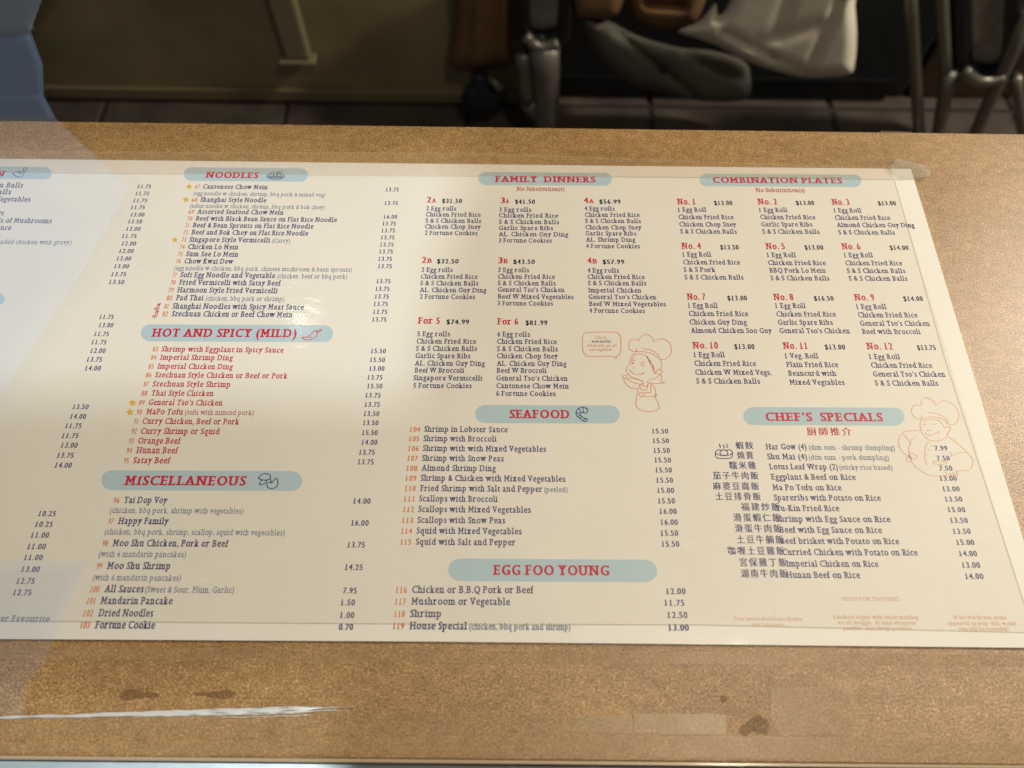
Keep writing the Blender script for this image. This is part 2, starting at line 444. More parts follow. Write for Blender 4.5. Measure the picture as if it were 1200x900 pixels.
SHRIMP = [[(.95, .1), (.6, .0), (.25, .08), (.03, .35), (.1, .62), (.35, .78), (.62, .95)], [(.95, .1), (1, .32), (.75, .42), (.45, .36), (.35, .5), (.5, .66), (.8, .8)], [(.6, .02), (.66, .4)], [(.28, .1), (.45, .38)], [(.04, .38), (.36, .48)], [(.12, .64), (.4, .58)],
          [(.35, .78), (.52, .66)], [(.62, .95), (.8, .8), (1, .84), (.8, 1), (.62, .95)], [(.85, .12), (.98, .12)]]
STEAM = [circ(.5, .62, .23, .2), circ(.22, .58, .2, .17, 150, 330, 8), circ(.78, .58, .2, .17, 210, 390, 8), [(0, .66), (.15, .76), (.5, .8), (.85, .76), (1, .66)], [(0, .62), (.02, .88), (.2, 1), (.8, 1), (.98, .88), (1, .62)],
         [(.25, .28), (.3, .18), (.22, .1), (.28, .0)], [(.46, .32), (.52, .22), (.45, .12), (.5, .04)], [(.66, .28), (.72, .18), (.64, .1), (.7, 0)]]

banner(-60, 60.4, 195, 209.6, 'CHICKEN', -62, 4.9, 206, 6.4, .01, icon=('chicken_icon', CHICK, 15, 196.5, 17, 11.5))
banner(-60, 5.4, 343, 356.6, 'BEEF', -58, -24, 353, 7, .01)
banner(215.6, 361, 196.6, 212.4, 'NOODLES', 240.3, 302.2, 208.3, 7, .008, icon=('noodle_bowl_icon', BOWL, 313, 199.5, 20, 11, .8))
banner(165, 390.6, 380.6, 400.4, 'HOT AND SPICY (MILD)', 177, 347, 394.6, 9.6, .004, icon=('chili_icon', CHILI, 354, 386, 23.5, 12.5, .9, M_RED))
banner(118.6, 354.2, 551.6, 574.8, 'MISCELLANEOUS', 145, 287.4, 568.4, 11, .004, icon=('cookie_icon', COOKIE, 302.6, 555, 22.5, 17.5, 1.0))
banner(560.7, 717, 202, 217.2, 'FAMILY  DINNERS', 580, 698, 213.2, 6.8, .005)
banner(820, 1009.6, 204.0, 218.6, 'COMBINATION PLATES', 836, 987.5, 214.2, 6.8, .005)
banner(557, 726.3, 474.8, 496, 'SEAFOOD', 597.3, 667.3, 490, 9.8, .003, icon=('shrimp_icon', SHRIMP, 674.7, 477, 14, 17, 1.0))
banner(525.3, 770.3, 655.3, 681.6, 'EGG FOO YOUNG', 577.7, 714, 673.6, 11.6, .006)
banner(871.3, 1060, 477.4, 498.4, 'CHEF’S  SPECIALS', 898, 1035.4, 493.2, 9.8, .004)

def star(k, x, y, r=4.7):
    k.poly([(x + r * 1.08 * (1 if i % 2 == 0 else .5) * math.sin(math.pi * i / 5 - .1), y - r * (1 if i % 2 == 0 else .5) * math.cos(math.pi * i / 5 - .1)) for i in range(10)])

# --- dish lists.  rows: (number, nx, name, tx, tx_end, baseline, [sub text, sx, sx_end])
def dish_list(rows, cap, m, msub, slope0, slope1, noff=.022, toff=.027, mnum=M_ORANGE, subs=()):
    kn, kt, ks = Ink(), Ink(), Ink(); ys = [r[5] for r in rows]; ya, yb = min(ys), max(ys)
    any_s = False
    for r in rows:
        f = (r[5] - ya) / max(1, yb - ya); s = slope0 + (slope1 - slope0) * f; c = cap[0] + (cap[1] - cap[0]) * f
        if r[0]:
            kn.text(r[0], r[1], r[5], r[3] - c * .75, c * .88, s, noff)
        kt.text(r[2], r[3], r[5], r[4], c, s, toff)
        if len(r) > 6:
            ks.text(r[6], r[7], r[5] + (r[7] - r[3]) * s, r[8], c * .86, s, .004); any_s = True
    for t, x0, x1, y in subs:
        f = (y - ya) / max(1, yb - ya); s = slope0 + (slope1 - slope0) * f; c = cap[0] + (cap[1] - cap[0]) * f
        ks.text(t, x0, y, x1, c * .84, s, .004); any_s = True
    if rows[0][0]: kn.build('dish_numbers', mnum, menu)
    kt.build('dish_names', m, menu)
    if any_s: ks.build('dish_notes', msub, menu)
def prices(rows, cap, slope, wd, m=M_NAVY):
    k = Ink(); ys = [r[2] for r in rows]; ya, yb = min(ys), max(ys)
    for t, x, y in rows:
        c = cap[0] + (cap[1] - cap[0]) * (y - ya) / max(1, yb - ya)
        k.text(t, wd[0] + (wd[1] - wd[0]) * (y - ya) / max(1, yb - ya), y, None, c, slope, .028, right=x)
    k.build('price_column', m, menu)

# noodles
dish_list([('67', 228.2, 'Cantonese Chow Mein', 237.5, 313.4, 220.9), ('68', 224.2, 'Shanghai Style Noodle', 234.5, 311.8, 236.3),
  ('69', 220.7, 'Assorted Seafood Chow Mein', 230.8, 332, 250.4), ('70', 218.9, 'Beef with Black Bean Sauce on Flat Rice Noodle', 228.9, 394.6, 258.4),
  ('71', 216.5, 'Beef & Bean Sprouts on Flat Rice Noodle', 225.4, 367, 266.4), ('72', 214.7, 'Beef and Bok Choy on Flat Rice Noodle', 224, 360.8, 274.6),
  ('73', 212.6, 'Singapore Style Vermicelli', 221.7, 316.2, 283.2, '(Curry)', 318.5, 340), ('74', 210.2, 'Chicken Lo Mein', 220, 279, 291.7),
  ('75', 208, 'Sum See Lo Mein', 217.7, 279, 300.2), ('76', 205.8, 'Chow Kwai Dew', 215.8, 272.8, 308.6),
  ('77', 201.4, 'Soft Egg Noodle and Vegetable', 211, 322, 324.8, '(chicken, beef or bbq pork)', 325, 406.5),
  ('78', 199.5, 'Fried Vermicelli with Satay Beef', 209.5, 328.6, 333.6), ('79', 196.9, 'Harmoon Style Fried Vermicelli', 207.4, 325, 342.6),
  ('80', 194.8, 'Pad Thai', 205.8, 238, 351.8, '(chicken, bbq pork or shrimp)', 240.6, 332.8),
  ('81', 192.3, 'Shanghai Noodles with Spicy Meat Sauce', 201.8, 355.7, 361.6), ('82', 190, 'Szechuan Chicken or Beef Chow Mein', 200.9, 342.3, 370.6)],
  (5.0, 6.4), M_NAVY, M_TEAL, .012, .009,
  subs=[('(egg noodle w chicken, shrimp, bbq pork & mixed veg)', 226.6, 381, 228.6), ('(udon noodle w chicken, shrimp, bbq pork & bok choy)', 222.4, 380, 243.3),
        ('(egg noodle w chicken, bbq pork, chinese mushroom & bean sprouts)', 204, 411.9, 316.4)])
px = [467.2, 466, 465.3, 463.7, 462.7, 462, 461.1, 460.2, 459.2, 459, 457.4, 456.2, 455.5, 454.3, 453.6, 452.7]
py = [224.4, 240.2, 256.3, 264.3, 272.4, 280.6, 289, 297.2, 305.8, 314.5, 332, 341, 350, 358.6, 368, 377]
prices([('16.00' if i == 2 else '13.75', px[i], py[i]) for i in range(16)], (4.4, 5.1), .012, (15.2, 16.6))
# hot and spicy
dish_list([('83', 178.5, 'Shrimp with Eggplant in Spicy Sauce', 189, 332, 411.8), ('84', 176.4, 'Imperial Shrimp Ding', 187.2, 272.4, 421.5),
  ('85', 173.4, 'Imperial Chicken Ding', 184.2, 272.4, 432), ('86', 170.4, 'Szechuan Style Chicken or Beef or Pork', 181.5, 336.6, 442.2),
  ('87', 168, 'Szechuan Style Shrimp', 178.5, 269.4, 452.8), ('88', 165.3, 'Thai Style Chicken', 177, 250, 463.6),
  ('89', 162.3, 'General Tso’s Chicken', 173.7, 260.4, 474.6), ('90', 159.6, 'MaPo Tofu', 171, 214, 485.5, '(tofu with minced pork)', 216.6, 297),
  ('91', 156.6, 'Curry Chicken, Beef or Pork', 166.5, 279.9, 496.6), ('92', 153.6, 'Curry Shrimp or Squid', 164.7, 257, 508.3),
  ('93', 150.6, 'Orange Beef', 161.4, 211, 519.7), ('94', 147.9, 'Hunan Beef', 159.3, 208, 531), ('95', 144.6, 'Satay Beef', 155.7, 199, 542.8)],
  (6.0, 7.3), M_ROSE, M_ROSE2, .010, .006)
prices([('15.50', 452, 414), ('15.50', 451, 424.3), ('13.00', 450.3, 434.5), ('13.75', 448, 445), ('15.50', 448, 455.2), ('13.75', 445.8, 466), ('13.75', 445, 476.8),
  ('13.50', 444.3, 487.6), ('13.50', 443.4, 498.4), ('15.50', 442.5, 510), ('14.00', 442, 521.2), ('13.75', 439, 533), ('13.75', 437.7, 544.3)], (5.2, 6.0), .010, (17.2, 18.4))
# miscellaneous
dish_list([('96', 132.6, 'Tai Dop Voy', 145, 195.6, 589.4), ('97', 126.6, 'Happy Family', 138, 197, 614), ('98', 119.6, 'Moo Shu Chicken, Pork or Beef', 131.6, 267, 640),
  ('99', 112.6, 'Moo Shu Shrimp', 125, 198.8, 666.7), ('100', 105.3, 'All Sauces', 122, 167.7, 694, '(Sweet & Sour, Plum, Garlic)', 169.6, 273.8),
  ('101', 101.2, 'Mandarin Pancake', 117.4, 201.6, 707.8), ('102', 97, 'Dried Noodles', 114.8, 178.8, 722.3), ('103', 93.6, 'Fortune Cookie', 111, 181, 736.3)],
  (7.4, 8.8), M_NAVY, M_TEAL, .006, .006,
  subs=[('(chicken, bbq pork, shrimp with vegetables)', 128.8, 284.9, 601), ('(chicken, bbq pork, shrimp, scallop, squid with vegetables)', 122.4, 333.3, 626.2),
        ('(with 6 mandarin pancakes)', 115.5, 217.4, 652.4), ('(with 6 mandarin pancakes)', 108.5, 211.4, 680)])
prices([('14.00', 434, 590.4), ('16.00', 431.8, 616), ('13.75', 427.4, 641.7), ('14.25', 424.8, 668), ('7.95', 417.9, 695.5), ('1.50', 415.7, 709.4), ('1.00', 415, 724.3), ('0.70', 413.8, 738.2)], (6.4, 7.0), .008, (19.8, 21.5))
# left-hand column, cut by the frame
kt = Ink()
for t, x1, y, wd in (('S & S Chicken Balls', 26.2, 219, 78), ('S & S Beef Balls', 12.2, 227, 66), ('Chicken with Vegetables', 35, 235.3, 94), ('Chicken with Cashews', 3.7, 251.4, 82), ('Chicken with 2 Kinds of Mushrooms', 60, 260.2, 138), ('Chicken in Lemon Sauce', 12.2, 268.6, 90)):
    kt.text(t, x1 - wd, y, x1, 5.6, .010, .016)
kt.build('dish_names', M_NAVY, menu)
kt = Ink(); kt.text('(breaded chicken with gravy)', -14, 285.6, 83, 5.0, .010, .004); kt.build('dish_notes', M_TEAL, menu)
kt = Ink(); kt.text('= Customer Favourite', -44, 728, 57.4, 7.4, .008, .010); kt.build('dish_names', M_TEAL, menu)
prices([('11.75', 176.5, 220.6), ('11.75', 174.3, 228.9), ('11.75', 171.9, 237.2), ('11.75', 169.2, 245.3), ('13.00', 168.7, 253.8), ('13.50', 166, 261.9), ('12.00', 164, 270.5), ('11.75', 159.4, 279),
  ('12.00', 158.9, 287.8), ('12.00', 156, 296.6), ('13.00', 153.3, 305.4), ('13.00', 150.6, 314.5), ('13.75', 147.2, 323.8), ('13.50', 145, 333)], (4.3, 5.0), .012, (15.4, 17.4))
prices([('11.75', 132.5, 373.9), ('13.00', 132, 383.7), ('11.75', 126.9, 394), ('11.75', 124, 403.7), ('12.00', 123, 413.7), ('13.75', 118.8, 424), ('14.00', 117.4, 434.3)], (5.1, 5.6), .012, (16, 18))
prices([('13.50', 103, 479.5), ('14.00', 100.2, 490.8), ('11.75', 94.9, 501.8), ('11.75', 91.2, 513.5), ('13.00', 90.2, 524.7), ('13.75', 85.6, 536.5), ('14.00', 83.4, 548.2)], (5.6, 6.0), .010, (18, 19.4))
prices([('10.25', 64.5, 605), ('10.25', 60.9, 617.5), ('11.00', 56.7, 630.2), ('11.00', 52.8, 643.6), ('11.00', 49.1, 656.6), ('13.00', 45.7, 670.3), ('12.75', 39.8, 684.2), ('12.75', 35.9, 697.7)], (6.2, 6.8), .010, (20, 21.2))
# seafood and egg foo young
dish_list([('104', 480.3, 'Shrimp in Lobster Sauce', 497.3, 595, 505.9), ('105', 479.3, 'Shrimp with Broccoli', 496.3, 582, 516.9), ('106', 478.3, 'Shrimp with with Mixed Vegetables', 495.7, 640, 528.4),
  ('107', 477.3, 'Shrimp with Snow Peas', 494.7, 590.3, 540), ('108', 476.3, 'Almond Shrimp Ding', 494, 581, 551.6), ('109', 475.3, 'Shrimp & Chicken with Mixed Vegetables', 493, 662.7, 563.3),
  ('110', 474.4, 'Fried Shrimp with Salt and Pepper', 492.3, 635.7, 575.4, '(peeled)', 638, 665.3), ('111', 473.3, 'Scallops with Broccoli', 491.3, 583.3, 587.6), ('112', 472.3, 'Scallops with Mixed Vegetables', 490.3, 622, 600),
  ('113', 471.3, 'Scallops with Snow Peas', 489.3, 592, 612.7), ('114', 470.3, 'Squid with Mixed Vegetables', 488.3, 611.3, 625.3), ('115', 469.3, 'Squid with Salt and Pepper', 487.3, 604, 638.3)],
  (6.6, 7.4), M_NAVY, M_TEAL, .008, .007, toff=.020)
prices([(t, x, y) for t, x, y in (('15.50', 783.3, 508), ('15.50', 784.3, 519.3), ('15.50', 785.3, 530.7), ('15.50', 786.7, 542), ('15.50', 787.7, 553.7), ('15.50', 789, 565.7), ('15.00', 790.3, 577.7), ('15.50', 791.3, 590), ('16.00', 793.3, 602.3), ('16.00', 794.7, 615), ('15.50', 795, 628), ('15.50', 796.3, 640.7))], (5.5, 6.6), .006, (18.6, 20.2))
dish_list([('116', 464, 'Chicken or B.B.Q Pork or Beef', 483, 625.3, 694.7), ('117', 463, 'Mushroom or Vegetable', 482, 597.7, 708.6), ('118', 462, 'Shrimp', 480.7, 516.7, 723), ('119', 460.7, 'House Special', 480, 547.3, 737.3, '(chicken, bbq pork and shrimp)', 550.3, 668.7)],
  (8.2, 8.7), M_NAVY, M_TEAL, .004, .005, toff=.020)
prices([('12.00', 803.7, 696.3), ('11.75', 802.3, 710), ('12.50', 806, 724.3), ('13.00', 807.7, 739)], (7.0, 7.4), .005, (22.4, 23.6))
# chef's specials
CS = [('蝦餃', 862.6, 883.3, 'Har Gow (4)', 898, 945.4, 526.6, '(dim sum - shrimp dumpling)', 948.4, 1049, '7.99', 1111), ('燒賣', 864.4, 883.3, 'Shu Mai (4)', 899.8, 946, 538.2, '(dim sum - pork dumpling)', 948.4, 1042, '7.50', 1113.7),
  ('糯米雞', 855, 886.3, 'Lotus Leaf Wrap (2)', 902, 982.3, 550, '(sticky rice based)', 984.4, 1046.5, '7.50', 1116.7), ('茄子牛肉飯', 836, 889.3, 'Eggplant & Beef on Rice', 904, 1003.3, 562, None, 0, 0, '13.00', 1122),
  ('麻婆豆腐飯', 836, 890, 'Ma Po Tofu on Rice', 906, 986.5, 574.4, None, 0, 0, '13.00', 1125.4), ('土豆排骨飯', 839, 892, 'Spareribs with Potato on Rice', 907.6, 1032.7, 586.4, None, 0, 0, '13.50', 1128.4),
  ('福建炒飯', 868.9, 914.5, 'Fu-Kin Fried Rice', 910.6, 984, 598.8, None, 0, 0, '15.00', 1132), ('滑蛋蝦仁飯', 860, 915.4, 'Shrimp with Egg Sauce on Rice', 910.6, 1044, 611.4, None, 0, 0, '13.50', 1135),
  ('滑蛋牛肉飯', 861.7, 916.6, 'Beef with Egg Sauce on Rice', 914, 1034, 624.2, None, 0, 0, '13.50', 1138.3), ('土豆牛腩飯', 864, 919, 'Beef brisket with Potato on Rice', 914.8, 1054.3, 637.2, None, 0, 0, '15.00', 1142.5),
  ('咖喱土豆雞飯', 853.6, 920, 'Curried Chicken with Potato on Rice', 917.5, 1076, 650.4, None, 0, 0, '14.00', 1145.8), ('宮保雞丁飯', 867.4, 922.6, 'Imperial Chicken on Rice', 922, 1030, 664, None, 0, 0, '13.00', 1149.4),
  ('湖南牛肉飯', 868.9, 923.5, 'Hunan Beef on Rice', 922, 1008.4, 677.2, None, 0, 0, '14.00', 1153.3)]
kc, kt, ks, kp = Ink(), Ink(), Ink(), []
for i, r in enumerate(CS):
    f = i / 12
    kc.text(r[0], r[1], r[6] - 1.2, r[2], 7.6 + 1.2 * f, .004, .014)
    kt.text(r[3], r[4], r[6], r[5], 6.5 + .9 * f, .004, .020)
    if r[7]: ks.text(r[7], r[8], r[6] + .3, r[9], 5.6, .006, .004)
    kp.append((r[10], r[11], r[6] + 1.4))
kc.build('chinese_lettering', M_NAVY, menu); kt.build('dish_names', M_NAVY, menu); ks.build('dish_notes', M_TEAL, menu)
prices(kp, (5.5, 6.6), .004, (19.2, 21))
kc = Ink(); kc.text('厨師推介', 946.3, 509.4, 998.8, 8.4, .004, .012); kc.build('chinese_lettering', M_RED, menu)
k = Ink()
for pl in STEAM: k.line([(838.5 + u * 20, 520 + v * 17) for u, v in pl], .9)
k.build('steamer_icon', M_NAVY, menu)
# family dinners and combination plates
def meal(head, hx0, hx1, price, p0, p1, hy, lines, capl, caph, slope):
    kh = Ink()
    if len(head) == 2: kh.text(head[0], hx0, hy, hx0 + 5.3, caph, slope, .036); kh.text(head[1], hx0 + 6, hy, hx1, caph * .76, slope, .036)
    else: kh.text(head, hx0, hy, hx1, caph, slope, .040)
    kh.build('meal_heading', M_RED, menu)
    kp = Ink(); kp.text(price, p0, hy + .6, p1, caph * .74, slope, .040); kp.build('meal_price', M_BLACK, menu)
    kl = Ink()
    for t, x0, x1, y in lines: kl.text(t, x0, y, x1, capl, slope, .022)
    kl.build('meal_dishes', M_NAVY, menu)
CFR, SS, AL, BR, GT, GS, CS_ = 'Chicken Fried Rice', 'S & S Chicken Balls', 'AL. Chicken Guy Ding', 'Beef W Broccoli', 'General Tso’s Chicken', 'Garlic Spare Ribs', 'Chicken Chop Suey'
meal('2A', 500, 511, '$31.50', 518, 541.4, 237.2, [('2 Egg rolls', 499.4, 534.9, 246.6), (CFR, 499, 563.4, 253.6), (SS, 498.7, 563.8, 260.8), (CS_, 498, 563.6, 267.8), ('2 Fortune Cookies', 497.8, 559.6, 275.2)], 5.0, 6.6, .007)
meal('2B', 494.3, 506, '$32.50', 512, 537.4, 308, [('2 Egg rolls', 493.8, 530.4, 318.6), (CFR, 493, 559.6, 326.4), (SS, 492.6, 560.6, 334.2), (AL, 491.9, 570, 342.2), ('2 Fortune Cookies', 491.9, 556.6, 350)], 5.3, 6.9, .007)
meal('For 5', 489.6, 515.3, '$74.99', 523, 549.8, 379.2, [('5 Egg rolls', 488.9, 527.4, 394), (CFR, 488.3, 558, 402.5), (SS, 487.5, 558.9, 411), (GS, 486.9, 551.2, 419.6), (AL, 486, 568.2, 428.3), (BR, 485.8, 544, 436.6), ('Singapore Vermicelli', 484.6, 565.4, 445.5), ('5 Fortune Cookies', 484.4, 552.7, 454.5)], 5.8, 7.3, .006)
meal('3A', 586.7, 596.7, '$41.50', 603.6, 627, 238, [('3 Egg rolls', 585, 622.7, 248), (CFR, 585, 654.2, 254.8), (SS, 585, 655.3, 262.2), (GS, 584.7, 648.2, 269.4), (AL, 584.4, 666, 276.7), ('3 Fortune Cookies', 584.5, 646.7, 284)], 5.0, 6.6, .006)
meal('3B', 583.8, 595, '$43.50', 601.6, 626.9, 308.5, [('3 Egg rolls', 583.8, 620, 318.8), (CFR, 583.8, 650.4, 326.5), (SS, 583.6, 651.3, 334.2), (GT, 583.6, 661.8, 341.8), ('Beef W Mixed Vegetables', 583.3, 672.2, 350), ('3 Fortune Cookies', 583, 648, 357.8)], 5.3, 6.9, .006)
meal('For 6', 582.7, 607.3, '$81.99', 616, 641.6, 380.2, [('6 Egg rolls', 583, 621.2, 394.4), (CFR, 582.7, 652.7, 402.8), (SS, 582.6, 653.8, 411.4), (CS_, 582.5, 654, 419.8), (AL, 582.2, 664, 428.6), (BR, 582.1, 640.6, 436.8), (GT, 581.8, 665.4, 445.8), ('Cantonese Chow Mein', 581.8, 666.8, 454.8), ('6 Fortune Cookies', 581.6, 651.3, 463.8)], 5.8, 7.3, .006)
meal('4A', 684.4, 696, '$56.99', 702.4, 727.6, 238, [('4 Egg rolls', 685, 720.4, 246.7), (CFR, 685.8, 749.8, 254), (SS, 686, 751.3, 261.1), (CS_, 686.3, 752, 268.7), (GS, 686.5, 745.8, 275.8), ('AL. Shrimp Ding', 686.7, 744.7, 283.1), ('4 Fortune Cookies', 686.9, 750.2, 290.7)], 5.0, 6.6, .005)
meal('4B', 688.2, 699.8, '$57.99', 706.4, 731.8, 308.7, [('4 Egg rolls', 688.7, 725.6, 319.4), (CFR, 688.9, 755.8, 326.8), (SS, 689.3, 757.6, 334.2), ('Imperial Chicken', 689.6, 751.8, 342.6), (GT, 690, 769.3, 350.4), ('Beef W Mixed Vegetables', 690.4, 780.4, 358.6), ('4 Fortune Cookies', 690.7, 756, 366.5)], 5.3, 6.9, .005)
ER = '1 Egg Roll'
meal('No. 1', 794, 815, '$13.00', 837.3, 858.7, 239.6, [(ER, 794.7, 828, 248.2), (CFR, 795.7, 860, 256.8), (CS_, 796.5, 863.2, 265.3), (SS, 797.6, 863.7, 273.6)], 5.2, 6.8, .004)
meal('No. 2', 888.5, 911.2, '$13.00', 933.3, 954.7, 239.6, [(ER, 889.9, 923.2, 248.5), (CFR, 891.5, 956, 256.8), (GS, 892.8, 952.5, 265.3), (SS, 894, 960.8, 273.8)], 5.2, 6.8, .004)
meal('No. 3', 975.5, 996, '$13.00', 1029.6, 1050.7, 240, [(ER, 977.6, 1010, 249), (CFR, 979.2, 1043.7, 257.5), ('Almond Chicken Guy Ding', 981.3, 1072.3, 266), (SS, 983.2, 1049.3, 274.7)], 5.2, 6.8, .004)
meal('No. 4', 799, 821.9, '$13.50', 844.5, 866, 291.6, [(ER, 800, 833.9, 300.7), (CFR, 801, 867.7, 309.8), ('S & S Pork', 801.6, 838.7, 318.6), (SS, 802.7, 871.7, 327.4)], 5.5, 7.1, .004)
meal('No. 5', 897.9, 920.3, '$13.00', 943.5, 965.3, 291.9, [(ER, 899.2, 933.3, 301.3), (CFR, 900.8, 968, 310.5), ('BBQ Pork Lo Mein', 902, 968.3, 319.4), (SS, 903.7, 972.5, 328.4)], 5.5, 7.1, .004)
meal('No. 6', 987.2, 1008.8, '$14.00', 1043.5, 1065.3, 292.2, [(ER, 989.6, 1023.5, 301.5), (CFR, 991.5, 1058, 310.8), (SS, 993.3, 1061.6, 319.8), (SS, 995.5, 1064, 328.8)], 5.5, 7.1, .004)
meal('No. 7', 805.5, 827.3, '$13.00', 852.8, 875.8, 351.3, [(ER, 806.6, 841.5, 360.8), (CFR, 807.8, 877.2, 370.3), ('Chicken Guy Ding', 808.6, 875.5, 380.2), ('Almond Chicken Soo Guy', 810, 905, 390)], 5.9, 7.4, .004)
meal('No. 8', 907, 930.2, '$16.50', 954.5, 977.5, 351.6, [(ER, 908.9, 944.6, 361), (CFR, 910.6, 980, 370.8), (GS, 912.3, 976.4, 380.5), (GT, 914, 996.5, 390.3)], 5.9, 7.4, .004)
meal('No. 9', 1001.9, 1025.4, '$14.00', 1059.4, 1082.3, 352, [(ER, 1004, 1039.3, 362.1), (CFR, 1006.4, 1075.8, 371.8), (GT, 1008.7, 1090.3, 381.6), ('Beef with Broccoli', 1010.9, 1079.5, 391.3)], 5.9, 7.4, .004)
meal('No. 10', 812, 842, '$13.00', 861, 884.6, 408.3, [(ER, 813.2, 849.7, 418.5), (CFR, 814.3, 886.5, 428.7), ('Chicken W Mixed Vegs.', 815.4, 904.7, 439.1), (SS, 816.6, 891, 449.4)], 6.1, 7.7, .004)
meal('No. 11', 918.3, 946.6, '$13.00', 967.3, 991, 408.8, [('1 Veg. Roll', 920.3, 959.4, 419.9), ('Plain Fried Rice', 922, 982.9, 430.1), ('Beancurd with', 924.2, 980.6, 440.3), ('Mixed Vegtables', 925.9, 990.2, 450.8)], 6.1, 7.7, .004)
meal('No. 12', 1016.3, 1046.9, '$13.75', 1075.5, 1097.3, 409.4, [(ER, 1019, 1055.4, 420.8), (CFR, 1021.7, 1093, 430.8), (GT, 1024, 1108.4, 441.2), (SS, 1026.2, 1100.2, 451.8)], 6.1, 7.7, .004)
k = Ink(); k.text('No Substitution(s)', 605.6, 223.6, 661.6, 4.6, .004, .016); k.text('No Substitution(s)', 886, 225, 943.2, 4.6, .004, .016); k.build('meal_notes', M_ROSE, menu)
k = Ink()
k.text('- FOOD FOR THOUGHT -', 983.7, 703.9, 1059, 4.6, .004, .02)
for t, x0, x1, y in (('Your mood should not dictate', 860.2, 940.3, 727), ('your manners', 881, 919.4, 734), ('Kindness begins with understanding', 977, 1076.5, 725), ('we all struggle.  Be kind whenever', 982, 1074.6, 731.6), ('possible - it is always possible.', 988.5, 1070, 738),
                     ('If the words you spoke', 1118.6, 1180.4, 725.4), ('appeared on your skin, would', 1112, 1191.8, 732.4), ('you still be beautiful?', 1124, 1183, 739)):
    k.text(t, x0, y, x1, 4.6, .006, .010)
k.build('sayings', M_PALE, menu)
for x, y in ((221.7, 218.6), (217.9, 234), (205, 281.2), (155.4, 472), (152.4, 482.9), (-60, 725)):
    k = Ink(); star(k, x, y, 3.7 if y < 300 else 4.6); k.build('gold_star', M_GOLD, menu)
for x, y in ((184.6, 359.2), (182.4, 367.8)):
    k = Ink()
    for pl in CHILI: k.line([(x - 3.6 + u * 7.4, y - 4.2 + v * 8.6) for u, v in pl], .9)
    k.build('chili_mark', M_ROSE, menu)
# speech bubble and the two line drawings of cooks
S = lambda pts, ox, oy, s=.13333: [(ox + x * s, oy + y * s) for x, y in pts]
b = Ink(); ox, oy = 680, 380
b.line(S([(60, 70), (190, 67), (310, 70), (345, 90), (357, 130), (357, 230), (340, 272), (318, 285), (318, 303), (290, 284), (190, 281), (75, 282), (38, 260), (22, 220), (20, 130), (32, 85), (60, 70)], ox, oy), 1.1)
bub = b.build('speech_bubble', M_CORAL, menu)
b = Ink(); b.text('Life is', 697.4, 396.8, 711, 3.1, .003, .012); b.text('when we can all', 688.2, 406.2, 723, 3.1, .003, .012); b.text('eat together.', 691, 410.9, 718.8, 3.1, .003, .012); b.build('bubble_lettering', M_CORAL, bub)
b = Ink(); b.text('wonderful', 693, 401.5, 716, 3.2, .003, .02); b.build('bubble_lettering', M_TEAL, bub)
g = Ink()
for pl in ([(500, 235), (470, 238), (432, 215), (430, 165), (455, 135), (495, 133), (518, 146), (530, 112), (572, 90), (612, 100), (640, 130), (648, 152), (690, 130), (735, 130), (785, 165), (802, 220), (785, 275), (745, 305), (700, 303)],
           [(497, 212), (495, 235), (560, 240), (630, 258), (688, 292), (682, 262), (620, 225), (545, 213)], [(495, 240), (455, 275), (440, 330), (440, 348), (470, 345)], [(475, 340), (455, 325), (470, 285), (500, 262), (545, 263), (585, 285), (620, 350), (655, 430), (672, 420)],
           [(585, 282), (612, 315), (640, 370), (655, 425)], [(600, 300), (615, 345)], [(640, 355), (652, 395)], [(440, 348), (410, 380), (408, 415), (430, 445), (480, 478), (520, 488), (545, 500)], [(432, 395), (450, 420), (490, 440), (530, 438), (560, 425), (548, 440)], [(460, 315), (480, 318), (487, 325)], [(455, 345), (472, 345)], [(530, 340), (548, 330), (568, 335)], [(530, 362), (550, 352), (565, 370)], [(465, 375), (472, 385), (465, 390)],
           [(690, 295), (714, 330), (714, 375), (700, 395)], [(660, 430), (680, 400), (705, 398), (722, 415), (708, 438), (685, 430)], [(700, 440), (660, 475), (600, 492), (600, 512), (650, 520), (700, 518), (745, 515)], [(700, 440), (718, 460), (712, 500), (745, 515)],
           [(545, 500), (555, 520), (520, 525), (455, 505), (425, 488), (440, 470), (500, 480), (545, 500)], [(545, 520), (555, 540), (590, 540), (600, 515)], [(375, 455), (392, 445), (412, 455), (405, 472), (378, 468), (375, 455)], [(380, 472), (395, 515), (440, 555), (500, 568)], [(410, 470), (425, 490)],
           [(525, 530), (510, 570), (500, 620), (492, 715), (540, 755), (600, 767), (660, 758), (695, 735), (680, 680), (655, 635)], [(530, 530), (533, 568), (585, 575), (590, 540)], [(618, 525), (622, 590), (610, 600), (560, 600)], [(625, 525), (655, 560), (665, 610), (655, 632), (600, 635), (555, 632)], [(515, 610), (535, 598), (555, 605), (553, 630), (530, 632), (515, 610)], [(655, 632), (675, 630), (660, 615)]):
    g.line(S(pl, ox, oy), 1.0)
g.build('girl_cook_drawing', M_CORAL, menu)
g = Ink(); ox, oy = 1040, 450
